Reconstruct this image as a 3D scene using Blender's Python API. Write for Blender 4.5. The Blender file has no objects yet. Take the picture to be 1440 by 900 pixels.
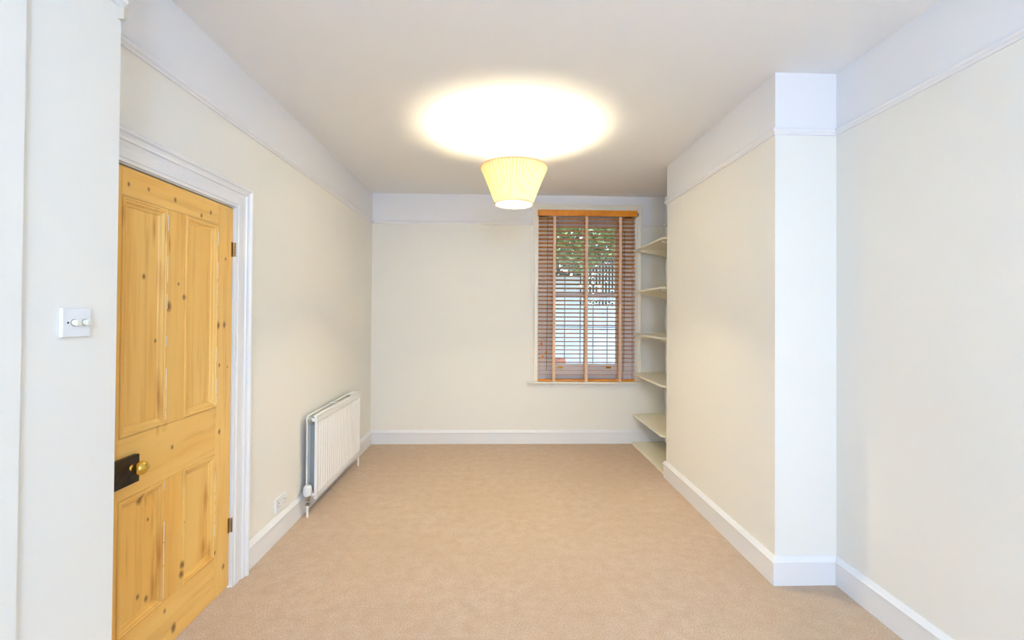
import bpy, bmesh, math, random
from mathutils import Vector, Matrix
R = math.radians
random.seed(7)
SC = bpy.context.scene
COL = SC.collection

# ------------------------------------------------------------------ camera
H = 2.75
def make_camera():
    yaw, pitch, roll, f, h = -0.0307, 0.0099, 0.0068, 640.0, 1.4397
    def rot(x, y, z):
        y, z = math.cos(pitch)*y - math.sin(pitch)*z, math.sin(pitch)*y + math.cos(pitch)*z
        c, s = math.cos(yaw), math.sin(yaw)
        return Vector((c*x - s*y, s*x + c*y, z))
    cr, sr = math.cos(roll), math.sin(roll)
    right, up, fwd = rot(cr, 0, sr), rot(-sr, 0, cr), rot(0, 1, 0)
    cd = bpy.data.cameras.new('camera')
    cd.sensor_width = 36; cd.lens = f/1440*36; cd.shift_y = -16.1/1440
    cd.clip_start = 0.02; cd.clip_end = 200
    o = bpy.data.objects.new('camera', cd); COL.objects.link(o)
    m = Matrix((right, up, -fwd)).transposed().to_4x4(); m.translation = Vector((0, 0, h))
    o.matrix_world = m
    SC.camera = o
make_camera()

# ------------------------------------------------------------------ world, light, exposure
w = bpy.data.worlds.new('world'); SC.world = w; w.use_nodes = True
nt = w.node_tree; bg = nt.nodes['Background']
sky = nt.nodes.new('ShaderNodeTexSky'); sky.sky_type = 'NISHITA'; sky.sun_disc = False
sky.sun_elevation = R(42); sky.sun_rotation = R(200); sky.air_density = 1.0; sky.dust_density = .8
nt.links.new(sky.outputs[0], bg.inputs[0]); bg.inputs[1].default_value = 1.15
def area(name, loc, rot, sx, sy, power, color):
    d = bpy.data.lights.new(name, 'AREA'); d.shape = 'RECTANGLE'; d.size = sx; d.size_y = sy
    d.energy = power; d.color = color
    o = bpy.data.objects.new(name, d); COL.objects.link(o); o.location = loc; o.rotation_euler = rot
    return o
# added area light standing for daylight; the assumed window behind it is blocked
area('added_daylight_area', (0.35, -3.17, 1.45), (R(90), 0, 0), 2.5, 1.9, 50, (1.0, 0.94, .84))
# added bluish fill light in the front room, unseen and without a fitting
fl_ = bpy.data.lights.new('front_room_fill_light', 'POINT'); fl_.energy = 156; fl_.color = (.355, .605, 1.0); fl_.shadow_soft_size = .18
flo = bpy.data.objects.new('front_room_fill_light', fl_); COL.objects.link(flo); flo.location = (.3, -1.7, 2.2)
LAMP_POWER = 145
vs = SC.view_settings
vs.view_transform = 'Standard'; vs.look = 'None'; vs.exposure = -0.08; vs.gamma = 1.0; vs.use_curve_mapping = False
SC.display_settings.display_device = 'sRGB'
SC.cycles.sample_clamp_indirect = 40.0

# ------------------------------------------------------------------ materials
def lin(c): return tuple(((v/255)/12.92 if v/255 <= .04045 else ((v/255+.055)/1.055)**2.4) for v in c) + (1.0,)
def mat(name, col, rough=.5, metal=0, bump=0, bscale=200, spec=.5, col2=None, cscale=3, coat=0):
    m = bpy.data.materials.new(name); m.use_nodes = True
    n, l = m.node_tree.nodes, m.node_tree.links; p = n['Principled BSDF']
    p.inputs['Base Color'].default_value = lin(col); p.inputs['Roughness'].default_value = rough
    p.inputs['Metallic'].default_value = metal; p.inputs['Specular IOR Level'].default_value = spec
    p.inputs['Coat Weight'].default_value = coat
    tc = n.new('ShaderNodeTexCoord')
    if col2:
        t = n.new('ShaderNodeTexNoise'); t.inputs['Scale'].default_value = cscale; t.inputs['Detail'].default_value = 5
        l.new(tc.outputs['Object'], t.inputs['Vector'])
        mx = n.new('ShaderNodeMix'); mx.data_type = 'RGBA'
        mr = n.new('ShaderNodeMapRange'); mr.inputs[1].default_value = .35; mr.inputs[2].default_value = .65
        l.new(t.outputs['Fac'], mr.inputs[0]); l.new(mr.outputs[0], mx.inputs[0])
        mx.inputs[6].default_value = lin(col); mx.inputs[7].default_value = lin(col2)
        l.new(mx.outputs[2], p.inputs['Base Color'])
    if bump:
        t = n.new('ShaderNodeTexNoise'); t.inputs['Scale'].default_value = bscale; t.inputs['Detail'].default_value = 3
        l.new(tc.outputs['Object'], t.inputs['Vector'])
        b = n.new('ShaderNodeBump'); b.inputs['Strength'].default_value = bump; b.inputs['Distance'].default_value = .003
        l.new(t.outputs['Fac'], b.inputs['Height']); l.new(b.outputs[0], p.inputs['Normal'])
    return m

M = {}
M['cream'] = mat('cream_wall_paint', (243, 240, 232), .85, bump=.12, bscale=60, spec=.25)
M['white'] = mat('white_ceiling_paint', (243, 242, 243), .9, bump=.08, bscale=50, spec=.2)
M['ceil'] = mat('white_ceiling_emulsion', (251, 250, 249), .9, bump=.08, bscale=50, spec=.2)
M['sash'] = mat('off_white_sash_gloss', (246, 238, 232), .35)
M['gloss'] = mat('white_gloss_paint', (240, 240, 241), .32, spec=.5)
M['plaster'] = mat('bare_plaster', (214, 204, 188), .9)
M['shelf'] = mat('cream_shelf_paint', (249, 242, 216), .3)
M['trimcream'] = mat('cream_gloss_paint', (244, 238, 224), .35)
M['rad'] = mat('radiator_enamel', (242, 240, 238), .3)
M['radin'] = mat('radiator_convector_metal', (150, 158, 160), .5)
M['plastic'] = mat('white_plastic', (243, 243, 243), .3)
M['ivory'] = mat('ivory_plastic', (244, 242, 226), .3)
M['dark'] = mat('dark_slot', (52, 48, 44), .6)
M['iron'] = mat('black_iron', (50, 44, 36), .42, .6, col2=(72, 60, 46), cscale=30)
M['brass'] = mat('polished_brass', (226, 190, 96), .16, 1)
M['oldbrass'] = mat('aged_brass', (176, 132, 66), .35, .85)
M['chrome'] = mat('chrome', (190, 188, 182), .2, 1)
M['flex'] = mat('flex_cream', (226, 222, 200), .5)
M['trim_tape'] = mat('peach_bias_tape', (236, 196, 150), .8)
M['cordd'] = mat('dark_blind_cord', (58, 50, 48), .8)
M['cordl'] = mat('pale_blind_cord', (214, 190, 160), .8)
M['tape'] = mat('ladder_tape', (236, 200, 170), .85, bump=.3, bscale=600)
M['terracotta'] = mat('terracotta', (214, 120, 92), .8, col2=(226, 150, 124), cscale=9)
M['fence'] = mat('white_painted_boards', (232, 238, 242), .7, col2=(216, 226, 232), cscale=4)
M['fence_dark'] = mat('grey_fence_frame', (120, 124, 128), .8)
M['leaf'] = mat('leaves_green', (142, 174, 120), .55, col2=(204, 218, 150), cscale=5)
M['hedge'] = mat('hedge_leaves_green', (104, 140, 106), .6, col2=(140, 170, 130), cscale=5)
M['bark'] = mat('bark', (98, 84, 68), .9, bump=.6, bscale=30)
M['paving'] = mat('garden_paving', (168, 162, 152), .9, col2=(146, 142, 134), cscale=2)

def carpet_mat():
    m = bpy.data.materials.new('beige_carpet'); m.use_nodes = True
    n, l = m.node_tree.nodes, m.node_tree.links; p = n['Principled BSDF']
    p.inputs['Roughness'].default_value = .97; p.inputs['Specular IOR Level'].default_value = .08
    p.inputs['Sheen Weight'].default_value = .15
    tc = n.new('ShaderNodeTexCoord')
    def noise(sc, det, rough=.5):
        t = n.new('ShaderNodeTexNoise'); t.inputs['Scale'].default_value = sc; t.inputs['Detail'].default_value = det
        t.inputs['Roughness'].default_value = rough
        l.new(tc.outputs['Object'], t.inputs['Vector']); return t
    a, b, c = noise(1.6, 4), noise(14, 6, .7), noise(170, 4, .7)
    def mix(fac, lo, hi, A, B):
        mr = n.new('ShaderNodeMapRange'); mr.inputs[1].default_value = lo; mr.inputs[2].default_value = hi
        l.new(fac, mr.inputs[0])
        x = n.new('ShaderNodeMix'); x.data_type = 'RGBA'; l.new(mr.outputs[0], x.inputs[0])
        for s, v in ((6, A), (7, B)):
            if isinstance(v, tuple): x.inputs[s].default_value = lin(v)
            else: l.new(v, x.inputs[s])
        return x.outputs[2]
    c1 = mix(a.outputs['Fac'], .35, .65, (218, 194, 168), (224, 203, 180))
    c2 = mix(b.outputs['Fac'], .3, .62, (206, 177, 149), c1)
    c3 = mix(c.outputs['Fac'], .36, .58, (184, 156, 129), c2)
    l.new(c3, p.inputs['Base Color'])
    bp = n.new('ShaderNodeBump'); bp.inputs['Strength'].default_value = .55; bp.inputs['Distance'].default_value = .006
    l.new(c.outputs['Fac'], bp.inputs['Height']); l.new(bp.outputs[0], p.inputs['Normal'])
    return m
M['carpet'] = carpet_mat()

KNOTS = [(1.848,1.575,1),(1.969,1.458,2),(2.026,1.556,.7),(2.062,1.5,1.2),(2.365,1.705,.8),(2.242,1.916,1),(2.173,1.887,1),(1.999,1.917,1),(1.85,1.922,.8),(1.752,1.915,.8),(1.913,1.316,.8),(2.312,1.368,1.5),(2.361,1.37,1.5),(2.324,1.169,.9),(2.393,1.152,.6),(2.331,.835,1.2),(2.001,.855,.9),(1.84,.696,1.8),(2.081,.499,.6),(2.071,.315,1.5),(2.066,.275,1.5),(1.84,.316,1),(1.883,.283,1.2),(1.97,.176,.9),(2.025,.069,1.8),(2.378,.137,1.3),(2.306,.243,1),(1.887,.598,.7)]
STAINS = [(1.895,1.778,.012,.063),(1.951,1.774,.012,.054),(1.926,1.578,.012,.059),(1.924,1.079,.012,.089),(1.911,.965,.008,.064),(2.25,.538,.016,.062),(1.937,.43,.016,.089),(1.923,.321,.02,.103),(1.956,.479,.012,.06),(2.277,.268,.034,.042),(2.292,.643,.023,.049),(1.776,.488,.017,.081),(1.721,.492,.009,.157),(1.969,1.717,.008,.036),(2.302,.938,.024,.029),(2.244,.302,.022,.041),(1.951,.955,.016,.021),(2.077,.703,.014,.039),(1.889,.684,.019,.023),(1.722,1.798,.013,.036),(1.903,.578,.011,.047)]
def pine(name, vertical, base, offset=(0, 0, 0), knots=True, c_lo=(248, 202, 116), c_hi=(242, 188, 96), stain=(150, 88, 30)):
    """Waxed pine; grain runs along z (vertical) or y; knots and stains sit at their own places on the door."""
    m = bpy.data.materials.new(name); m.use_nodes = True
    n, l = m.node_tree.nodes, m.node_tree.links; p = n['Principled BSDF']
    p.inputs['Roughness'].default_value = .36
    tc = n.new('ShaderNodeTexCoord')
    def vmath(op, a, b=None):
        v = n.new('ShaderNodeVectorMath'); v.operation = op
        l.new(a, v.inputs[0])
        if b is not None: v.inputs[1].default_value = b
        return v
    def math_(op, a, b, clamp=False):
        v = n.new('ShaderNodeMath'); v.operation = op; v.use_clamp = clamp
        for i, x in enumerate((a, b)):
            if isinstance(x, (int, float)): v.inputs[i].default_value = x
            else: l.new(x, v.inputs[i])
        return v.outputs[0]
    pos = vmath('ADD', tc.outputs['Object'], base).outputs[0]           # place on the door in metres
    warp = n.new('ShaderNodeTexNoise'); warp.inputs['Scale'].default_value = 3.0; l.new(pos, warp.inputs['Vector'])
    ws = n.new('ShaderNodeVectorMath'); ws.operation = 'MULTIPLY'; l.new(warp.outputs['Color'], ws.inputs[0]); ws.inputs[1].default_value = (.03, .03, .03)
    wp = n.new('ShaderNodeVectorMath'); wp.operation = 'ADD'; l.new(pos, wp.inputs[0]); l.new(ws.outputs[0], wp.inputs[1])
    st = vmath('MULTIPLY', wp.outputs[0], (30, 30, 1.3) if vertical else (30, 1.3, 30))
    g = n.new('ShaderNodeTexNoise'); g.inputs['Scale'].default_value = 1.0; g.inputs['Detail'].default_value = 6; g.inputs['Roughness'].default_value = .6
    l.new(st.outputs[0], g.inputs['Vector'])
    st2 = vmath('MULTIPLY', wp.outputs[0], (7, 7, .8) if vertical else (7, .8, 7))
    g2 = n.new('ShaderNodeTexNoise'); g2.inputs['Scale'].default_value = 1.0; g2.inputs['Detail'].default_value = 3
    l.new(st2.outputs[0], g2.inputs['Vector'])
    def mix(fac, A, B):
        x = n.new('ShaderNodeMix'); x.data_type = 'RGBA'; l.new(fac, x.inputs[0])
        for s, v in ((6, A), (7, B)):
            if isinstance(v, tuple): x.inputs[s].default_value = lin(v)
            else: l.new(v, x.inputs[s])
        return x.outputs[2]
    def rng(f, lo, hi, a=0., b=1.):
        mr = n.new('ShaderNodeMapRange'); l.new(f, mr.inputs[0])
        for i, v in enumerate((lo, hi, a, b)): mr.inputs[i+1].default_value = v
        return mr.outputs[0]
    c = mix(rng(g2.outputs['Fac'], .35, .65), c_lo, c_hi)
    c = mix(rng(g.outputs['Fac'], .5, .72, 0, .55), c, (int(c_hi[0]*.9), int(c_hi[1]*.8), int(c_hi[2]*.66)))
    if knots:
        acc = None
        for (y, z, s) in KNOTS:
            ry, rz = .0085*s, .012*s
            d = vmath('SUBTRACT', pos, (0, y, z)); d = vmath('MULTIPLY', d.outputs[0], (0, 1/ry, 1/rz))
            ln = n.new('ShaderNodeVectorMath'); ln.operation = 'LENGTH'; l.new(d.outputs[0], ln.inputs[0])
            k = rng(ln.outputs['Value'], .35, 1.25, 1, 0)
            acc = k if acc is None else math_('MAXIMUM', acc, k)
        acs = None
        for (y, z, a, b) in STAINS:
            d = vmath('SUBTRACT', wp.outputs[0], (0, y+.015, z+.015)); d = vmath('MULTIPLY', d.outputs[0], (0, 1/a, 1/b))
            ln = n.new('ShaderNodeVectorMath'); ln.operation = 'LENGTH'; l.new(d.outputs[0], ln.inputs[0])
            k = rng(ln.outputs['Value'], .1, 1.5, 1, 0)
            acs = k if acs is None else math_('MAXIMUM', acs, k)
        sn = math_('MULTIPLY', acs, rng(g.outputs['Fac'], .38, .6))
        c = mix(math_('MULTIPLY', sn, .75), c, (190, 112, 36))
        c = mix(math_('MULTIPLY', acc, .85), c, (126, 70, 24))
    l.new(c, p.inputs['Base Color'])
    b = n.new('ShaderNodeBump'); b.inputs['Strength'].default_value = .15; b.inputs['Distance'].default_value = .002
    l.new(g.outputs['Fac'], b.inputs['Height']); l.new(b.outputs[0], p.inputs['Normal'])
    return m

def glass_mat():
    m = bpy.data.materials.new('window_glass'); m.use_nodes = True
    n, l = m.node_tree.nodes, m.node_tree.links; n.remove(n['Principled BSDF'])
    t = n.new('ShaderNodeBsdfTransparent'); g = n.new('ShaderNodeBsdfGlossy'); g.inputs['Roughness'].default_value = .02
    t.inputs[0].default_value = (.96, .98, .98, 1)
    f = n.new('ShaderNodeFresnel'); f.inputs[0].default_value = 1.45
    mx = n.new('ShaderNodeMixShader'); l.new(f.outputs[0], mx.inputs[0]); l.new(t.outputs[0], mx.inputs[1]); l.new(g.outputs[0], mx.inputs[2])
    l.new(mx.outputs[0], n['Material Output'].inputs[0]); return m
M['glass'] = glass_mat()
def shade_mat(name, dif, tr, f):
    m = bpy.data.materials.new(name); m.use_nodes = True
    n, l = m.node_tree.nodes, m.node_tree.links; n.remove(n['Principled BSDF'])
    a = n.new('ShaderNodeBsdfDiffuse'); a.inputs[0].default_value = lin(dif)
    b = n.new('ShaderNodeBsdfTranslucent'); b.inputs[0].default_value = lin(tr)
    mx = n.new('ShaderNodeMixShader'); mx.inputs[0].default_value = f
    l.new(a.outputs[0], mx.inputs[1]); l.new(b.outputs[0], mx.inputs[2]); l.new(mx.outputs[0], n['Material Output'].inputs[0]); return m
M['pleat'] = shade_mat('pleated_cream_silk', (246, 228, 190), (255, 242, 200), .42)
M['fold'] = shade_mat('pleated_cream_silk_doubled', (244, 218, 174), (255, 224, 168), .17)
M['liner'] = shade_mat('shade_liner', (252, 250, 244), (255, 246, 225), .10)
def emit_mat(name, col, s):
    m = bpy.data.materials.new(name); m.use_nodes = True
    n, l = m.node_tree.nodes, m.node_tree.links; n.remove(n['Principled BSDF'])
    e = n.new('ShaderNodeEmission'); e.inputs[0].default_value = col; e.inputs[1].default_value = s
    l.new(e.outputs[0], n['Material Output'].inputs[0]); return m
M['bulb'] = emit_mat('lit_bulb', (1, .82, .58, 1), 25)

# ------------------------------------------------------------------ mesh helpers
BASE = {}
def world_of(o):
    return BASE.get(o.name, Vector((0, 0, 0))) if o else Vector((0, 0, 0))
def setp(o, label=None, cat=None, group=None, kind=None):
    for k, v in (('label', label), ('category', cat), ('group', group), ('kind', kind)):
        if v: o[k] = v
    return o
def empty(name, loc, label=None, cat=None, group=None, kind=None, parent=None):
    o = bpy.data.objects.new(name, None); COL.objects.link(o); o.empty_display_size = .1
    o.parent = parent; o.location = Vector(loc) - world_of(parent)
    BASE[o.name] = Vector(loc)
    return setp(o, label, cat, group, kind)
class MB:
    def __init__(s): s.v = []; s.f = []; s.m = []
    def add(s, vs, fs, mi=0):
        k = len(s.v); s.v += [tuple(v) for v in vs]; s.f += [tuple(k+i for i in f) for f in fs]; s.m += [mi]*len(fs); return s
    def box(s, x0, x1, y0, y1, z0, z1, mi=0):
        return s.add([(x0,y0,z0),(x1,y0,z0),(x1,y1,z0),(x0,y1,z0),(x0,y0,z1),(x1,y0,z1),(x1,y1,z1),(x0,y1,z1)],
                     [(0,3,2,1),(4,5,6,7),(0,1,5,4),(1,2,6,5),(2,3,7,6),(3,0,4,7)], mi)
    def extrude(s, poly, fn, a, b, mi=0):
        """poly: 2D outline; fn(u, v, t) -> point; caps at t=a and t=b"""
        n = len(poly)
        vs = [fn(u, v, a) for u, v in poly] + [fn(u, v, b) for u, v in poly]
        fs = [tuple(range(n))[::-1], tuple(range(n, 2*n))] + [(i, (i+1) % n, n+(i+1) % n, n+i) for i in range(n)]
        return s.add(vs, fs, mi)
    def lathe(s, prof, c, axis='z', n=24, mi=0, squash=1.0, closed=False):
        """prof: (radius, height) pairs turned about the axis through c"""
        vs = []; fs = []
        for r, h in prof:
            for i in range(n):
                a = 2*math.pi*i/n; p, q = r*math.cos(a), r*math.sin(a)*squash
                vs.append({'z': (c[0]+p, c[1]+q, c[2]+h), 'x': (c[0]+h, c[1]+p, c[2]+q), 'y': (c[0]+p, c[1]+h, c[2]+q)}[axis])
        k = len(prof)
        for j in range(k-1):
            for i in range(n): fs.append((j*n+i, j*n+(i+1) % n, (j+1)*n+(i+1) % n, (j+1)*n+i))
        if prof[0][0] > 1e-6: fs.append(tuple(range(n))[::-1])
        if prof[-1][0] > 1e-6: fs.append(tuple((k-1)*n+i for i in range(n)))
        return s.add(vs, fs, mi)
    def tube(s, pts, r, n=10, mi=0):
        pts = [Vector(p) for p in pts]; vs = []; fs = []; up = None
        for i, p in enumerate(pts):
            t = (pts[min(i+1, len(pts)-1)] - pts[max(i-1, 0)]).normalized()
            if up is None: up = t.orthogonal().normalized()
            up = (up - t*up.dot(t)).normalized(); sd = t.cross(up)
            rr = r[i] if isinstance(r, (list, tuple)) else r
            for k in range(n):
                a = 2*math.pi*k/n; vs.append(p + (up*math.cos(a) + sd*math.sin(a))*rr)
        for j in range(len(pts)-1):
            for i in range(n): fs.append((j*n+i, j*n+(i+1) % n, (j+1)*n+(i+1) % n, (j+1)*n+i))
        fs.append(tuple(range(n))[::-1]); fs.append(tuple((len(pts)-1)*n+i for i in range(n)))
        return s.add(vs, fs, mi)
    def build(s, name, mats, parent=None, bevel=0, smooth=False, label=None, cat=None, group=None, kind=None, base=None, segs=2):
        if not isinstance(mats, (list, tuple)): mats = [mats]
        b = Vector(base) if base is not None else (world_of(parent) if parent else Vector((0, 0, 0)))
        me = bpy.data.meshes.new(name); me.from_pydata([tuple(Vector(v)-b) for v in s.v], [], s.f)
        for m in mats: me.materials.append(m)
        for p, mi in zip(me.polygons, s.m): p.material_index = mi
        bm = bmesh.new(); bm.from_mesh(me); bmesh.ops.recalc_face_normals(bm, faces=bm.faces)
        bm.to_mesh(me); bm.free()
        if smooth:
            me.polygons.foreach_set('use_smooth', [True]*len(me.polygons)); me.set_sharp_from_angle(angle=R(38))
        o = bpy.data.objects.new(name, me); COL.objects.link(o); o.parent = parent
        o.location = b - world_of(parent); BASE[o.name] = b
        if bevel:
            md = o.modifiers.new('bevel', 'BEVEL'); md.width = bevel; md.segments = segs; md.limit_method = 'ANGLE'
        return setp(o, label, cat, group, kind)

def mitre_segments(pts, closed=False):
    """left-hand mitre vectors of a 2D polyline (offset 1 to the left)"""
    n = len(pts); out = []
    for i in range(n):
        def nrm(a, b):
            d = Vector((b[0]-a[0], b[1]-a[1])).normalized(); return Vector((-d.y, d.x))
        ns = []
        if i > 0 or closed: ns.append(nrm(pts[i-1], pts[i]))
        if i < n-1 or closed: ns.append(nrm(pts[i], pts[(i+1) % n]))
        if len(ns) == 1: out.append(ns[0])
        else:
            m = (ns[0]+ns[1]).normalized(); out.append(m/m.dot(ns[0]))
    return out
def moulding(mb, pts, prof, fn, only=None, closed=False, mi=0):
    """sweep profile (offset to the left, height) along pts; fn(a, b, h) -> point. only: list of segment indices."""
    mv = mitre_segments(pts, closed); n = len(pts); k = len(prof)
    segs = range(n if closed else n-1) if only is None else only
    for sidx in segs:
        i, j = sidx, (sidx+1) % n
        vs = [fn(pts[i][0]+mv[i].x*d, pts[i][1]+mv[i].y*d, h) for d, h in prof] + [fn(pts[j][0]+mv[j].x*d, pts[j][1]+mv[j].y*d, h) for d, h in prof]
        fs = [(q, (q+1) % k, k+(q+1) % k, k+q) for q in range(k)] + [tuple(range(k))[::-1], tuple(range(k, 2*k))]
        mb.add(vs, fs, mi)
    return mb

# ------------------------------------------------------------------ room shell
XL, XN, XF = -1.388, -1.22, -1.206          # left wall, pier face, front-room left wall
XR, XB, XA = 1.8275, 1.490, 1.86            # right wall, breast face, alcove side
D, YB1, YB2, YN = 5.037, 3.977, 2.404, 1.495
YR = -3.25
ZR = 2.43                                    # paint changes from cream to white behind the picture rail
E_ = .14
def wall_mb(boxes):
    m = MB()
    for x0, x1, y0, y1, z0, z1 in boxes:
        if z0 < ZR < z1: m.box(x0, x1, y0, y1, z0, ZR, 0); m.box(x0, x1, y0, y1, ZR, z1, 1)
        else: m.box(x0, x1, y0, y1, z0, z1, 0 if z1 <= ZR else 1)
    return m
def structure(mb, name, mats, label, cat='wall', **k):
    return mb.build(name, mats, kind='structure', label=label, cat=cat, **k)
WM = [M['cream'], M['white']]
structure(MB().box(XL-E_-.05, XA+E_, YR-E_, D+.3, -.12, 0), 'floor', M['carpet'], 'beige carpet covering the whole floor', 'floor')
structure(MB().box(XL-E_-.05, XA+E_, YR-E_, D+.3, H, H+.12), 'ceiling', M['ceil'], 'plain white painted ceiling', 'ceiling')
DY0, DY1, DZ = 1.605, 2.432, 1.986           # door opening
structure(wall_mb([(XL-E_, XL, YN, DY0, 0, H), (XL-E_, XL, DY0, DY1, DZ, H), (XL-E_, XL, DY1, D, 0, H)]),
          'wall_left', WM, 'cream left wall with the pine door and the radiator')
structure(wall_mb([(XL-E_, XN, 1.190, YN, 0, H)]), 'wall_left_pier', WM, 'white pier at far left carrying the dimmer switch')
structure(wall_mb([(XL-E_, XF, YR, 1.190, 0, H)]), 'wall_left_front', WM, 'pale wall strip at the left edge of the picture')
structure(wall_mb([(XR, XR+E_+.03, YR, YB2, 0, H)]), 'wall_right', WM, 'cream right wall nearest the camera')
structure(wall_mb([(XB, XR+E_+.03, YB2, YB1, 0, H)]), 'wall_chimney_breast', WM, 'chimney breast projecting from the right wall')
structure(wall_mb([(XA, XR+E_+.03, YB1, D, 0, H)]), 'wall_alcove', WM, 'side wall of the shelved alcove')
WX0, WX1, WZ0, WZ1 = .445, 1.522, .70, 2.583  # window opening
structure(wall_mb([(XL-E_, WX0, D, D+.26, 0, H), (WX1, XA+E_, D, D+.26, 0, H), (WX0, WX1, D, D+.26, 0, WZ0), (WX0, WX1, D, D+.26, WZ1, H)]),
          'wall_back', WM, 'cream back wall with the sash window')
structure(wall_mb([(XL-E_, -.95, YR-E_, YR, 0, H), (1.65, XA+E_, YR-E_, YR, 0, H), (-.95, 1.65, YR-E_, YR, 0, .45), (-.95, 1.65, YR-E_, YR, 2.45, H)]),
          'wall_front', WM, 'front wall behind the camera with the assumed window')

# assumed window behind the camera, unseen and closed off by a sheet
w2 = empty('window_2_assumed', (.35, YR, .45), 'assumed front window behind the camera', 'window', kind='structure')
m = MB()
for x in (-.95, -.12, .75, 1.59): m.box(x, x+.06, YR-.1, YR-.04, .45, 2.45)
for z in (.45, 1.45, 2.39): m.box(-.95, 1.65, YR-.1, YR-.04, z, z+.06)
m.build('frame', M['gloss'], w2)
MB().box(-.94, 1.64, YR-.075, YR-.07, .46, 2.44).build('pane', M['glass'], w2)
MB().box(-.97, 1.67, YR+.004, YR+.01, .43, 2.47).build('sky_block_sheet', M['white'], w2)  # unseen opaque sheet, added to keep sky light out of the room

# skirting boards and picture rails follow the room's outline (interior on the left)
OUT = [(XR, YR), (XR, YB2), (XB, YB2), (XB, YB1), (XA, YB1), (XA, D), (XL, D), (XL, DY1+.118)]
SK = [(0, 0), (.018, 0), (.018, .116), (.0235, .119), (.0235, .126), (.018, .132), (.012, .141), (.005, .150), (0, .150)]
RAIL = [(0, 2.412), (.007, 2.412), (.011, 2.420), (.020, 2.426), (.024, 2.434), (.021, 2.441), (.012, 2.444), (.010, 2.452), (0, 2.455)]
flat = lambda a, b, h: (a, b, h)
def run(name, prof, pts, only, label, cat, mt):
    structure(moulding(MB(), pts, prof, flat, only), name, mt, label, cat)
run('baseboard_right', SK, OUT, [0], 'white skirting board along the right wall nearest the camera', 'skirting board', M['gloss'])
run('baseboard_chimney_breast', SK, OUT, [1, 2], 'white skirting board round the chimney breast', 'skirting board', M['gloss'])
run('baseboard_back', SK, [(XA, D), (XL, D), (XL, 4)], [0], 'white skirting board along the back wall', 'skirting board', M['gloss'])
run('baseboard_left', SK, [(1, D), (XL, D), (XL, DY1+.118)], [1], 'white skirting board on the left wall beyond the door', 'skirting board', M['gloss'])
run('baseboard_pier', SK, [(XN, YN), (XN, 1.19)], None, 'white skirting board at the foot of the left pier', 'skirting board', M['gloss'])
run('trim_1', RAIL, OUT, [0], 'white picture rail on the right wall nearest the camera', 'picture rail', M['white'])
run('trim_2', RAIL, OUT, [1, 2, 3], 'white picture rail round the chimney breast', 'picture rail', M['white'])
run('trim_3', RAIL, [(XA, YB1), (XA, D), (1.592, D)], None, 'short white picture rail inside the alcove', 'picture rail', M['white'])
run('trim_4', RAIL, [(.376, D), (XL, D), (XL, YN)], [0], 'white picture rail on the back wall', 'picture rail', M['white'])
run('trim_5', RAIL, [(.376, D), (XL, D), (XL, YN)], [1], 'white picture rail on the left wall above the door', 'picture rail', M['white'])
run('trim_6', RAIL, [(XN, YN), (XN, 1.19)], None, 'white picture rail end on the left pier', 'picture rail', M['white'])
structure(MB().box(XN, XN+.018, YN-.012, YN, 2.372, 2.412), 'trim_7', M['plaster'], 'small bare block under the rail end on the left pier', 'wood block')

# ------------------------------------------------------------------ door
door = empty('door_1', (XL, (DY0+DY1)/2, 0), 'stripped four panel pine door with brass knob', 'door', kind='structure')
db = tuple(BASE['door_1'])
M['pine_v'] = pine('stripped_pine_upright', True, db)
M['pine_h'] = pine('stripped_pine_crosswise', False, db)
M['residue'] = mat('white_paint_residue', (246, 240, 226), .6)
dx1 = XL-.004; dx0 = dx1-.040                # door leaf faces
Y0, Y1, Z0, Z1 = DY0+.004, 2.426, .014, 1.977
SY = [(Y0, 1.722), (2.301, Y1)]; MUN = (1.957, 2.068)
RZ = [(Z0, .218), (.733, .962), (1.868, Z1)]
for a, b in SY: MB().box(dx0, dx1, a+.0006, b-.0006, Z0, Z1).build('stile', M['pine_v'], door, bevel=.0012)
for a, b in RZ: MB().box(dx0, dx1-.0004, 1.722, 2.301, a, b).build('rail', M['pine_h'], door, bevel=.0012)
for a, b in ((.218, .733), (.962, 1.868)): MB().box(dx0, dx1-.0006, MUN[0], MUN[1], a+.0006, b-.0006).build('muntin', M['pine_v'], door, bevel=.0012)
PM = [(0, -.004), (.003, .003), (.010, .005), (.014, .0005), (.019, .001), (.026, -.006), (.034, -.009), (.037, -.013), (.037, -.02), (0, -.02)]
for ya, yb in ((1.722, MUN[0]), (MUN[1], 2.301)):
    for za, zb in ((.218, .733), (.962, 1.868)):
        pn = MB().box(dx0+.012, dx1-.013, ya-.004, yb+.004, za-.004, zb+.004).build('panel', M['pine_v'], door)
        loop = [(ya, za), (yb, za), (yb, zb), (ya, zb)]
        mm = MB()
        f = lambda a, b, h: (dx1+h, a, b)
        moulding(mm, loop, PM, f, [1, 3], closed=True, mi=0); moulding(mm, loop, PM, f, [0, 2], closed=True, mi=1)
        mm.build('moulding', [M['pine_v'], M['pine_h']], pn)
        # slivers of old white paint left in the joint beside the panel
        sl = MB(); z = za+.02
        while z < zb-.02:
            ln = random.uniform(.02, .12); 
            wdt = random.uniform(.0025, .0055)
            if random.random() < .72: sl.box(dx1-.004, dx1+.0036, yb-wdt-.0004, yb-.0004, z, min(z+ln, zb-.01))
            z += ln+random.uniform(.002, .02)
        sl.build('paint_residue', M['residue'], pn)
# hinges
for hz in (.325, 1.762):
    h = MB().box(dx1-.002, dx1+.002, 2.412, 2.428, hz-.038, hz+.038).build('hinge', M['oldbrass'], door)
    for k in range(5):
        MB().lathe([(0, 0), (.005, .001), (.005, .0138), (0, .0148)], (XL+.006, 2.4285, hz-.037+k*.0148), n=12).build('knuckle', M['oldbrass'], h, smooth=True)
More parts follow.
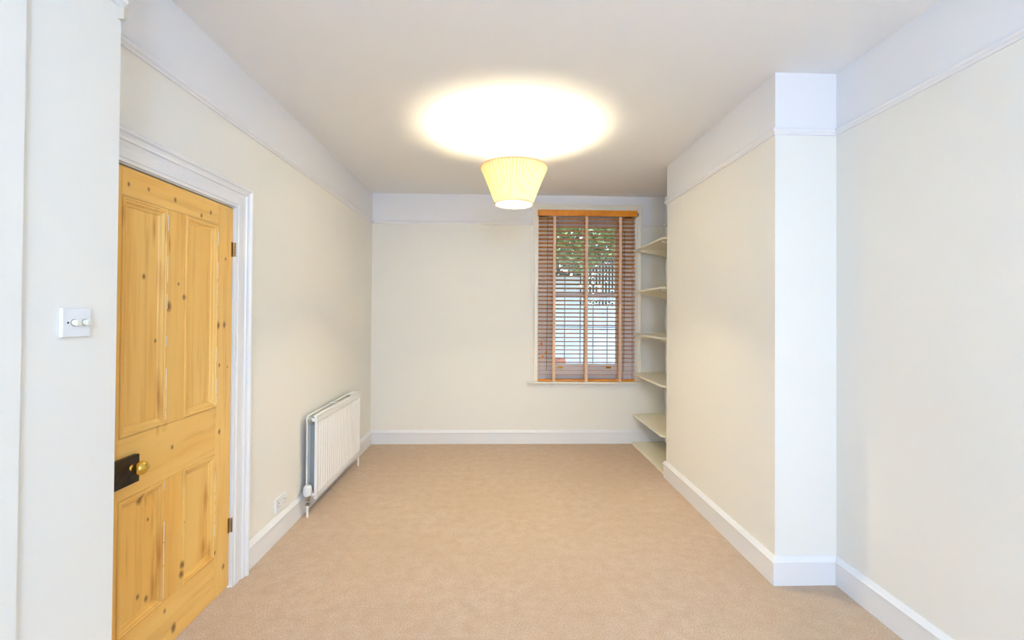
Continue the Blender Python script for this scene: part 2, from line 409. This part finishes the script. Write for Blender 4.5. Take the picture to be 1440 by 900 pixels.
# rim lock with oval brass knob
lk = MB().box(dx1, dx1+.021, 1.612, 1.797, .786, .891).build('rim_lock', M['iron'], door, bevel=.003, label='black iron rim lock')
MB().box(dx1+.021, dx1+.0225, 1.625, 1.668, .794, .883).build('lock_strip', M['iron'], lk)
for y, z in ((1.785, .798), (1.785, .879), (1.64, .798), (1.64, .879)):
    MB().lathe([(.0035, 0), (.0035, .001), (0, .0018)], (dx1+.0225, y, z), 'x', 10).build('screw', M['dark'], lk, smooth=True)
kc = (dx1+.021, 1.757, .849)
MB().lathe([(.012, 0), (.012, .002), (.009, .005), (.008, .012), (.0085, .015), (.012, .018), (.019, .021), (.0255, .028), (.028, .037), (.026, .046), (.019, .053), (.009, .0565), (0, .057)],
           kc, 'x', 32, squash=.92).build('door_knob', M['brass'], lk, smooth=True, label='oval polished brass knob')
MB().lathe([(.005, 0), (.005, .002), (0, .002)], (dx1+.021, 1.757, .812), 'x', 12).build('keyhole', M['dark'], lk)

# door architrave (profile measured outwards from the opening)
arch = empty('trim_8', (XL, (DY0+DY1)/2, 0), 'white moulded architrave round the pine door', 'architrave', kind='structure')
AP = [(-.118, 0), (-.118, .034), (-.112, .038), (-.104, .036), (-.098, .027), (-.088, .023), (-.078, .024), (-.074, .017), (-.058, .014), (-.052, .017), (-.030, .0165), (-.016, .0165), (-.012, .0125), (0, .0125), (0, 0)]
path = [(DY0, 0), (DY0, DZ), (DY1, DZ), (DY1, 0)]   # opening on the right, architrave on the left
AP2 = [(-d, h) for d, h in AP]
for k in (0, 1, 2):
    moulding(MB(), path, AP2, lambda a, b, h: (XL+h, a, b), [k]).build(('side_piece', 'head_piece', 'side_piece')[k], M['gloss'], arch)
mj = MB(); mj.box(XL-E_, XL, DY0-.001, DY0+.002, 0, DZ); mj.box(XL-E_, XL, DY1-.003, DY1+.001, 0, DZ); mj.box(XL-E_, XL, DY0, DY1, DZ-.004, DZ+.001)
mj.box(XL-E_, dx0-.003, DY0, DY0+.02, 0, DZ); mj.box(XL-E_, dx0-.003, DY1-.022, DY1, 0, DZ); mj.box(XL-E_, dx0-.003, DY0, DY1, DZ-.02, DZ)
mj.build('jamb', M['gloss'], arch)

# ------------------------------------------------------------------ dimmer switch on the pier
sw = empty('dimmer_switch', (XN, 1.348, 1.405), 'square white double dimmer switch on the left pier', 'light switch')
MB().box(XN, XN+.010, 1.303, 1.392, 1.363, 1.445).build('plate', M['plastic'], sw, bevel=.0022)
for y in (1.338, 1.372):
    k = MB().lathe([(.0105, 0), (.0105, .001), (.0095, .0015)], (XN+.010, y, 1.404), 'x', 24).build('collar', M['chrome'], sw, smooth=True)
    MB().lathe([(.0088, 0), (.0088, .012), (.0078, .0142), (0, .0145)], (XN+.011, y, 1.404), 'x', 24).build('knob', M['ivory'], sw, smooth=True)
MB().lathe([(.003, 0), (.003, .0006), (0, .0008)], (XN+.010, 1.320, 1.404), 'x', 12).build('screw', M['dark'], sw)

# ------------------------------------------------------------------ double socket
so = empty('wall_socket', (XL, 2.973, .22), 'white double plug socket above the skirting between door and radiator', 'plug socket')
MB().box(XL, XL+.012, 2.900, 3.046, .176, .262).build('face_plate', M['plastic'], so, bevel=.002)
for yc in (2.937, 3.009):
    s_ = MB()
    s_.box(XL+.012, XL+.0126, yc-.003, yc+.003, .222, .231); s_.box(XL+.012, XL+.0126, yc-.014, yc-.0075, .202, .206); s_.box(XL+.012, XL+.0126, yc+.0075, yc+.014, .202, .206)
    s_.build('pin_holes', M['dark'], so)
    MB().box(XL+.012, XL+.0165, yc-.010, yc+.002, .236, .252).build('rocker', M['plastic'], so, bevel=.001)
for y in (2.912, 3.034): MB().lathe([(.003, 0), (.003, .0006), (0, .0008)], (XL+.012, y, .219), 'x', 10).build('screw', M['dark'], so)

# ------------------------------------------------------------------ radiator
RY0, RY1, RZ0, RZ1 = 3.268, 4.300, .112, .700
XF0, XF1 = -1.290, -1.273       # front panel
XB0, XB1 = -1.350, -1.338       # back panel
rad = empty('radiator', (-1.32, (RY0+RY1)/2, 0), 'white ribbed double panel radiator under the left wall', 'radiator')
def rib_panel(xa, xb, out):
    """pressed steel panel: vertical flutes between plain top and bottom bands"""
    m = MB(); n = 22; pitch = (RY1-RY0-.05)/n; zt, zb_ = RZ1-.055, RZ0+.045
    xo = xb if out > 0 else xa
    m.box(xa, xb-.009 if out > 0 else xb, RY0+.001, RY1-.001, RZ0+.002, RZ1-.002) if out > 0 else m.box(xa+.009, xb, RY0+.001, RY1-.001, RZ0+.002, RZ1-.002)
    s0 = xo-.0092*out
    fn = lambda u, v, t: (u, t, v)
    band = [(s0, RZ1-.003), (s0, zt-.004), (xo, zt+.004), (xo, RZ1-.008)]
    m.extrude(band, fn, RY0, RY1)
    band = [(s0, RZ0+.003), (s0, zb_+.004), (xo, zb_-.004), (xo, RZ0+.008)]
    m.extrude(band, fn, RY0, RY1)
    for i in range(n+1):
        y = RY0+.025+(i-.5)*pitch
        a, b = y+.18*pitch+.002, y+.82*pitch-.002
        if i == 0: a = RY0
        if i == n: b = RY1
        poly = [(s0, a-.006 if i else a), (xo, a+.004), (xo, b-.004), (s0, b+.006 if i < n else b)]
        m.extrude(poly, lambda u, v, t: (u, v, t), zb_-.01, zt+.01)
    return m
rib_panel(XF0, XF1, 1).build('front_panel', M['rad'], rad)
rib_panel(XB0, XB1, -1).build('back_panel', M['rad'], rad)
cv = MB(); n = 40; p = (RY1-RY0-.09)/n; zz = []
for i in range(n):
    y = RY0+.045+i*p
    cv.add([(XB1, y, RZ0+.05), (XF0-.012, y+p*.25, RZ0+.05), (XF0-.012, y+p*.75, RZ0+.05), (XB1, y+p, RZ0+.05),
            (XB1, y, RZ1-.07), (XF0-.012, y+p*.25, RZ1-.07), (XF0-.012, y+p*.75, RZ1-.07), (XB1, y+p, RZ1-.07)],
           [(0, 1, 5, 4), (1, 2, 6, 5), (2, 3, 7, 6)])
cv.build('convector_fins', M['radin'], rad, kind='stuff')
for z in (RZ1-.028, RZ0+.032):              # top and end connectors
    for y in (RY0+.012, RY1-.03): MB().tube([(XB0+.004, y, z), (XF0+.008, y, z)], .013, 14).build('header_tube', M['rad'], rad, smooth=True)
gr = MB(); gr.box(XB0-.001, XB1+.004, RY0+.015, RY1-.01, RZ1-.004, RZ1+.003); gr.box(XF0-.010, XF1+.001, RY0+.002, RY1-.002, RZ1-.005, RZ1+.003)
gr.box(XB0, XF1, RY1-.20, RY1-.004, RZ1-.004, RZ1+.0028)
gr.build('top_edge', M['rad'], rad, bevel=.002)
MB().lathe([(.014, 0), (.014, .008), (.011, .010), (.009, .016), (0, .016)], (-1.322, RY0-.012, RZ1-.028), 'y', 16).build('bleed_plug', M['chrome'], rad, smooth=True)
MB().add([(-1.345, 3.72, RZ1+.002), (-1.300, 3.735, RZ1+.002), (-1.300, 3.755, RZ1+.002), (-1.345, 3.745, RZ1+.002),
          (-1.345, 3.72, RZ1+.012), (-1.300, 3.735, RZ1+.006), (-1.300, 3.755, RZ1+.006), (-1.345, 3.745, RZ1+.012)],
         [(0,3,2,1),(4,5,6,7),(0,1,5,4),(1,2,6,5),(2,3,7,6),(3,0,4,7)]).build('wall_bracket', M['rad'], rad)
for y in (RY0+.2, RY1-.2): MB().box(XL, XB0+.001, y-.015, y+.015, RZ0+.03, RZ1-.05).build('hanging_strap', M['rad'], rad)
# thermostatic valve, flow pipe, return pipe
vx, vy = -1.325, 3.245
tv = MB().lathe([(.018, 0), (.024, .004), (.027, .012), (.0265, .060), (.024, .068), (.018, .072), (0, .073)], (vx, vy, .148), n=28).build('valve_head', M['plastic'], rad, smooth=True)
fl = MB()
for i in range(14):
    a = 2*math.pi*i/14; c, s = math.cos(a), math.sin(a)
    fl.box(vx+c*.0262-.0016, vx+c*.0262+.0016, vy+s*.0262-.0016, vy+s*.0262+.0016, .166, .204)
fl.build('grip_ridges', M['plastic'], tv)
MB().lathe([(.013, 0), (.015, .002), (.015, .012), (.011, .014), (.011, .020), (.019, .022), (.019, .034), (.014, .036), (0, .036)], (vx, vy, .112), n=6).build('valve_nut', M['chrome'], rad)
MB().tube([(vx, vy, .128), (vx+.004, vy+.03, .130), (vx+.006, RY0+.02, RZ0+.032)], .010, 12).build('valve_tail', M['chrome'], rad, smooth=True)
MB().lathe([(.013, 0), (.016, .003), (.016, .014), (.012, .017), (0, .017)], (vx, vy, .082), n=14).build('pipe_nut', M['chrome'], rad, smooth=True)
MB().lathe([(.009, 0), (.009, .086)], (vx, vy, .0), n=14).build('flow_pipe', M['rad'], rad, smooth=True)
MB().tube([(-1.300, 4.318, 0), (-1.300, 4.318, .120), (-1.303, 4.310, .140), (-1.306, RY1-.02, RZ0+.032)], .0095, 12).build('return_pipe', M['rad'], rad, smooth=True)
MB().lathe([(.012, 0), (.014, .003), (.014, .028), (.010, .032), (0, .032)], (-1.300, 4.318, .105), n=14).build('lockshield_cap', M['rad'], rad, smooth=True)

# ------------------------------------------------------------------ pendant lamp
LX, LY = .108, 3.245
pl = empty('pendant_lamp', (LX, LY, H), 'lit ceiling pendant with a pleated cream tapered shade', 'ceiling lamp')
MB().lathe([(.040, 0), (.040, -.006), (.037, -.012), (.018, -.024), (.010, -.027), (0, -.027)], (LX, LY, H), n=32).build('ceiling_rose', M['plastic'], pl, smooth=True)
MB().lathe([(.0055, 0), (.0055, -.012), (0, -.012)], (LX, LY, H-.026), n=12).build('cord_grip', M['flex'], pl, smooth=True)
MB().tube([(LX, LY, H-.03), (LX, LY, 2.44)], .0032, 8).build('flex', M['flex'], pl, smooth=True)
MB().lathe([(.006, .052), (.016, .045), (.018, .01), (.022, .008), (.022, 0), (.014, -.002), (0, -.002)], (LX, LY, 2.395), n=24).build('lamp_holder', M['plastic'], pl, smooth=True)
ZT, ZB, RT, RB = 2.476, 2.218, .236, .134
sh = MB(); NP = 58
def ring(z, r, amp, ph=0):
    out = []
    for i in range(NP*6):
        a = 2*math.pi*i/(NP*6); t = (i % 6)/6.0
        jit = .0035*math.sin(a*3+1)+.002*math.sin(a*7)
        rr = r + amp*((t*1.6) if t < .62 else (1-t)*2.6)*1.0
        out.append((LX+rr*math.cos(a+jit*ph), LY+rr*math.sin(a+jit*ph), z))
    return out
lv = []
for k in range(7):
    t = k/6; lv.append(ring(ZB+(ZT-ZB)*t, RB+(RT-RB)*t-.002-.002*math.sin(math.pi*t), .0030+.0040*t, 1+3*math.sin(math.pi*t)))
vs_ = [p for r_ in lv for p in r_]; n = NP*6
sh.add(vs_, [(j*n+i, j*n+(i+1) % n, (j+1)*n+(i+1) % n, (j+1)*n+i) for j in range(6) for i in range(n)])
sh.m = [1 if i % 6 >= 3 else 0 for j in range(6) for i in range(n)]      # where a pleat folds back the silk is doubled
shade = sh.build('pleated_shade', [M['pleat'], M['fold']], pl, smooth=True)
ln_ = MB(); vsl = []
for k in (0, 1):
    for i in range(64):
        a = 2*math.pi*i/64; r_ = (RB if k == 0 else RT)-.008; vsl.append((LX+r_*math.cos(a), LY+r_*math.sin(a), ZB+.001 if k == 0 else ZT-.001))
ln_.add(vsl, [(i, (i+1) % 64, 64+(i+1) % 64, 64+i) for i in range(64)])
ln_.build('shade_liner', M['liner'], shade, smooth=True)
def hoop(c, r, rr, name, m_, parent, n1=72, n2=8, fz=1.0):
    b = MB(); vs = []; fs = []
    for i in range(n1):
        a = 2*math.pi*i/n1
        for j in range(n2):
            q = 2*math.pi*j/n2; R_ = r+rr*math.cos(q); vs.append((c[0]+R_*math.cos(a), c[1]+R_*math.sin(a), c[2]+rr*fz*math.sin(q)))
    for i in range(n1):
        for j in range(n2): fs.append((i*n2+j, ((i+1) % n1)*n2+j, ((i+1) % n1)*n2+(j+1) % n2, i*n2+(j+1) % n2))
    return b.add(vs, fs).build(name, m_, parent, smooth=True)
hoop((LX, LY, ZT), RT+.001, .0040, 'edge_tape', M['trim_tape'], shade, fz=1.5)
hoop((LX, LY, ZB), RB+.001, .0040, 'edge_tape', M['trim_tape'], shade, fz=1.5)
fr = MB()
for k in range(3):
    a = R(20+120*k); fr.tube([(LX+.02*math.cos(a), LY+.02*math.sin(a), 2.405), (LX+(RT-.012)*math.cos(a), LY+(RT-.012)*math.sin(a), ZT-.004)], .0014, 6)
fr.build('spider_frame', M['chrome'], shade)
MB().lathe([(.0, -.058), (.014, -.055), (.023, -.046), (.028, -.032), (.027, -.018), (.018, -.002), (.012, .012), (.011, .02), (0, .02)], (LX, LY, 2.372), n=24).build('bulb', M['bulb'], pl, smooth=True)
ld = bpy.data.lights.new('bulb_light', 'POINT'); ld.energy = LAMP_POWER; ld.color = (1.0, .875, .58); ld.shadow_soft_size = .042
lo = bpy.data.objects.new('bulb_light', ld); COL.objects.link(lo); lo.location = (LX, LY, 2.340)

# ------------------------------------------------------------------ alcove shelves
SHELVES = [(2.142, 'top'), (1.690, 'second'), (1.226, 'third'), (.790, 'fourth'), (.336, 'fifth')]
LBL = {'top': 'topmost cream alcove shelf, high beside the blind top',
       'second': 'second cream alcove shelf from the top',
       'third': 'third cream alcove shelf from the top, level with mid window',
       'fourth': 'fourth cream alcove shelf from the top, just above the sill',
       'fifth': 'cream alcove shelf just above the floor board, below the sill'}
def shelf_outline(x0, y0, y1, cr):
    pts = [(XA-.002, y1), (1.600, y1), (1.600, y1-.058), (x0, y1-.058)]
    pts.append((x0, y0+cr))
    for k in range(1, 7):
        a = R(180+15*k); pts.append((x0+cr+cr*math.cos(a), y0+cr+cr*math.sin(a)))
    pts.append((XA-.002, y0)); return pts
def bracket(y, z):
    """shaped wooden bracket: deep at the wall, curving up to the shelf's front edge"""
    L = .330; x1 = XA-.002
    prof = [(x1, z), (x1-L, z), (x1-L-.006, z-.012)]
    for k in range(1, 13):
        t = k/12; prof.append((x1-L+L*t*.96, z-.018-.10*(t**1.9)-.010*math.sin(t*math.pi*2)))
    prof += [(x1, z-.150)]
    return MB().extrude(prof, lambda u, v, t: (u, t, v), y-.010, y+.010)
for z, k in SHELVES:
    e = empty('alcove_shelf', (XA, 4.58, z), LBL[k], 'shelf', 'alcove shelves')
    out = shelf_outline(XB+.002, 4.085, D-.002, .055)
    MB().extrude(out, lambda u, v, t: (u, v, t), z-.018, z).build('board', M['shelf'], e, bevel=.0015)
    for y in (4.20, 4.84): bracket(y, z-.018).build('bracket', M['shelf'], e, bevel=.001)
e = empty('alcove_shelf', (XA, 4.5, 0), 'lowest cream alcove shelf board lying flat on the carpet', 'shelf', 'alcove shelves')
MB().box(XB, XA-.002, YB1+.026, D-.026, .0, .024).build('board', M['shelf'], e, bevel=.0015)

# ------------------------------------------------------------------ sash window
win = empty('window_1', ((WX0+WX1)/2, D, WZ0), 'white two over two sash window in the back wall', 'window', kind='structure')
GY = D+.14                                   # plane of the glass
# moulded architrave and sill board
wp_ = [(WX1, WZ0-.01), (WX1, WZ1), (WX0, WZ1), (WX0, WZ0-.01)]
WP = [(0, 0), (0, -.014), (-.006, -.018), (-.012, -.014), (-.040, -.014), (-.044, -.020), (-.052, -.022), (-.058, -.030), (-.070, -.030), (-.070, 0)]
moulding(MB(), wp_, [(d, h) for d, h in WP], lambda a, b, h: (a, D+h, b)).build('architrave', M['trimcream'], win)
MB().extrude([(D-.045, .688), (D-.050, .682), (D-.050, .670), (D-.045, .664), (D, .664), (D+.14, .664), (D+.14, .70), (D, .692)], lambda u, v, t: (t, u, v), WX0-.118, WX1+.085).build('sill', M['trimcream'], win)
ln2 = MB()                                   # box lining of the reveal
ln2.box(WX0, WX0+.10, D+.085, D+.25, WZ0, WZ1); ln2.box(WX1-.10, WX1, D+.085, D+.25, WZ0, WZ1)
ln2.box(WX0, WX0+.008, D, D+.09, WZ0, WZ1); ln2.box(WX1-.008, WX1, D, D+.09, WZ0, WZ1)
ln2.box(WX0, WX1, D, D+.25, WZ1-.03, WZ1+.002); ln2.box(WX0, WX1, D+.085, D+.25, WZ1-.06, WZ1)
ln2.box(WX0, WX1, D+.14, D+.30, WZ0-.01, WZ0+.02)
ln2.build('box_frame', M['sash'], win, bevel=.002)
GX0, GX1 = .633, 1.345
XC = (GX0+GX1)/2
def sash(name, y, gz0, gz1, bot, top, hx=True):
    s = MB(); a, b = WX0+.10, WX1-.10
    s.box(a, GX0, y-.02, y+.02, gz0-bot, gz1+top); s.box(GX1, b, y-.02, y+.02, gz0-bot, gz1+top)
    s.box(GX0, GX1, y-.02, y+.02, gz0-bot, gz0); s.box(GX0, GX1, y-.02, y+.02, gz1, gz1+top)
    s.box(XC-.011, XC+.011, y-.018, y+.018, gz0, gz1)
    o = s.build(name, M['sash'], win, bevel=.003)
    for xa, xb in ((GX0, XC-.011), (XC+.011, GX1)):
        MB().box(xa-.004, xb+.004, y+.002, y+.006, gz0-.004, gz1+.004).build('pane', M['glass'], o)
    return o
lower = sash('lower_sash', GY, .868, 1.625, .15, .038)
upper = sash('upper_sash', GY+.045, 1.668, 2.428, .038, .096)
for x in (GX0+.075, GX1-.085):
    b = MB(); b.extrude([(0, 0), (.030, .004), (.034, .012), (.028, .010), (.004, .010)], lambda u, v, t: (t, GY-.02-u, .822+v), x-.026, x+.026)
    b.box(x-.030, x+.030, GY-.023, GY-.02, .815, .842)
    b.build('sash_lift', M['brass'], lower, bevel=.001)
fs_ = MB(); fs_.lathe([(.016, 0), (.016, .008), (.008, .010), (.008, .02), (0, .02)], (XC, GY+.0, 1.663), n=16); fs_.box(XC-.035, XC+.012, GY-.006, GY+.006, 1.672, 1.680)
fs_.build('sash_fastener', M['brass'], lower)

# ------------------------------------------------------------------ venetian blind
M['slat'] = pine('honey_slat_wood', False, (0, 0, 0), knots=False, c_lo=(232, 160, 72), c_hi=(212, 136, 50))
M['head'] = pine('honey_pelmet_wood', False, (0, 0, 0), knots=False, c_lo=(240, 156, 36), c_hi=(228, 138, 22))
YBl = D-.022
bl = empty('venetian_blind', (.98, YBl, 2.585), 'wooden venetian blind with wide tapes, open, over the sash window', 'blind')
bv = MB().box(.432, 1.534, YBl-.042, YBl-.030, 2.512, 2.580).build('pelmet', M['head'], bl, bevel=.003)
MB().box(.444, 1.516, YBl-.028, YBl+.020, 2.535, 2.578).build('head_rail', M['tape'], bl)
for x in (.433, 1.524): MB().box(x, x+.009, YBl-.030, YBl+.018, 2.514, 2.579).build('pelmet_return', M['head'], bl)
MB().tube([(1.545, YBl-.022, 2.556), (1.545, YBl-.022, 2.520)], .012, 12).build('end_bracket', M['chrome'], bl, smooth=True)
tilt = R(15); W2 = .025; ca, sa = math.cos(tilt), math.sin(tilt)
me0 = None; NS = 39
for i in range(NS):
    z = 2.487-i*.0453
    if z < .735: break
    tl = tilt if i < NS-3 else R(3)
    ca, sa = math.cos(tl), math.sin(tl)
    def fn(u, v, t): return (t, YBl-u*ca+v*sa, z+u*sa+v*ca)
    if i == 0 or i == NS-3 or me0 is None:
        o = MB().extrude([(-W2, -.0013), (W2, -.0013), (W2, .0013), (-W2, .0013)], fn, .443, 1.517).build('slat', M['slat'], bl, base=(.98, YBl, z)); me0 = o.data
    else:
        o = bpy.data.objects.new('slat', me0); COL.objects.link(o); o.parent = bl; o.location = Vector((.98, YBl, z))-world_of(bl)
MB().box(.443, 1.517, YBl-.026, YBl+.026, .694, .713).build('bottom_rail', M['head'], bl, bevel=.003)
for x in (.617, .974, 1.349):
    for s_ in (-1, 1):
        y = YBl+s_*.0285; MB().box(x-.0155, x+.0155, y-.0006, y+.0006, .690, 2.512).build('ladder_tape', M['tape'], bl)
for x, za, zb in ((.540, .815, 2.512), (1.392, .80, 2.35)):
    MB().tube([(x, YBl-.032, zb), (x+.001, YBl-.033, (za+zb)/2), (x-.004, YBl-.032, za)], .0021, 6).build('lift_cord', M['cordd'], bl)
for x, z in ((.480, 1.09), (.528, .99), (.490, .945)):
    MB().tube([(x+.03, YBl-.036, 2.512), (x+.004, YBl-.038, z+.5), (x, YBl-.037, z+.035)], .0011, 5).build('pull_cord', M['cordl'], bl)
    MB().lathe([(.003, .036), (.006, .032), (.008, .022), (.0105, .004), (.008, 0), (0, 0)], (x, YBl-.037, z), n=14).build('tassel', M['head'], bl, smooth=True)

# ------------------------------------------------------------------ garden beyond the window
MB().box(-6, 9, D+.3, 16, -.25, -.15).build('ground', M['paving'], kind='structure', label='grey garden paving beyond the window', cat='ground')
FY = 7.3
fe = empty('garden_fence', (1.5, FY, -.15), 'white painted panelled garden fence seen through the blind', 'fence')
xs = [-1.9, -1.4, -.9, -.45, .05, .55, 1.073, 1.326, 1.534, 1.765, 2.05, 2.5, 3.0, 3.5, 4.0]
for a, b in zip(xs[:-1], xs[1:]):
    top = 2.04 if b < 1.4 else 1.56
    for z0, z1 in ((-.15, 1.213), (1.227, top)):
        MB().box(a+.008, b-.008, FY, FY+.03, z0, z1).build('board', M['fence'], fe, bevel=.004, segs=1)
MB().box(-1.9, 4.0, FY+.012, FY+.05, -.15, 1.55).build('backing', M['fence_dark'], fe)
MB().box(-1.9, 1.32, FY+.012, FY+.05, 1.55, 2.03).build('backing', M['fence_dark'], fe)
sp = MB(); x = 1.34
while x < 3.9: sp.box(x, x+.026, FY, FY+.02, 1.56, 2.36); x += .052
sp.build('pickets', M['fence'], fe, kind='stuff')
MB().box(1.33, 3.95, FY+.02, FY+.04, 2.22, 2.26).build('rail', M['fence'], fe); MB().box(1.33, 3.95, FY+.02, FY+.04, 1.66, 1.70).build('rail', M['fence'], fe)
def leaves(n, sample, size, rng_):
    m = MB()
    for _ in range(n):
        p = sample(rng_); a, b, c = rng_.uniform(0, 6.28), rng_.uniform(-.9, .9), rng_.uniform(0, 6.28)
        mt = Matrix.Translation(p) @ Matrix.Rotation(a, 4, 'Z') @ Matrix.Rotation(b, 4, 'X') @ Matrix.Rotation(c, 4, 'Z')
        s = size*rng_.uniform(.6, 1.3)
        m.add([mt @ Vector(v) for v in ((-s, 0, 0), (-s*.2, -s*.42, s*.08), (s, 0, 0), (-s*.2, s*.42, s*.08))], [(0, 1, 2), (0, 2, 3)])
    return m
rg = random.Random(3)
def crown(r):
    while True:
        x, y, z = r.uniform(-.4, 3.2), r.uniform(6.2, 7.15), r.uniform(1.9, 3.7)
        lowz = 2.10+.25*max(0, x-1.3)+.05*math.sin(x*9)+(.0 if x < 1.45 else .02)
        e = ((x-1.4)/1.9)**2+((z-2.9)/.95)**2
        if z > lowz and e < 1: return Vector((x, y, z))
t1 = empty('garden_tree', (2.9, 6.9, -.15), 'leafy green tree hanging over the fence outside the window', 'tree')
leaves(22000, crown, .045, rg).build('foliage', M['leaf'], t1, kind='stuff')
MB().tube([(2.9, 6.9, -.15), (2.86, 6.88, 1.2), (2.6, 6.8, 2.0), (2.1, 6.7, 2.6), (1.5, 6.65, 2.95), (.6, 6.6, 3.1)], [.09, .075, .06, .045, .03, .012], 10).build('trunk', M['bark'], t1, smooth=True)
def hed(r): return Vector((r.uniform(-2, 4.6), r.uniform(7.75, 8.5), r.uniform(0, 3.6)))
leaves(20000, hed, .11, rg).build('hedge', M['hedge'], base=(1.3, 8.1, -.1), label='dark green hedge behind the white fence', cat='hedge', kind='stuff')
po = empty('terracotta_pot', (.745, 6.55, -.15), 'tall terracotta pot outside the lower left pane', 'plant pot')
MB().lathe([(.14, 0), (.15, .02), (.21, .45), (.225, .80), (.205, .86), (.235, .87), (.235, .93), (.20, .935), (.19, .90), (0, .89)], (.745, 6.55, -.15), n=36).build('pot_body', M['terracotta'], po, smooth=True)
MB().lathe([(.19, .0), (.12, .02), (0, .03)], (.745, 6.55, .745), n=24).build('soil', M['bark'], po, smooth=True)
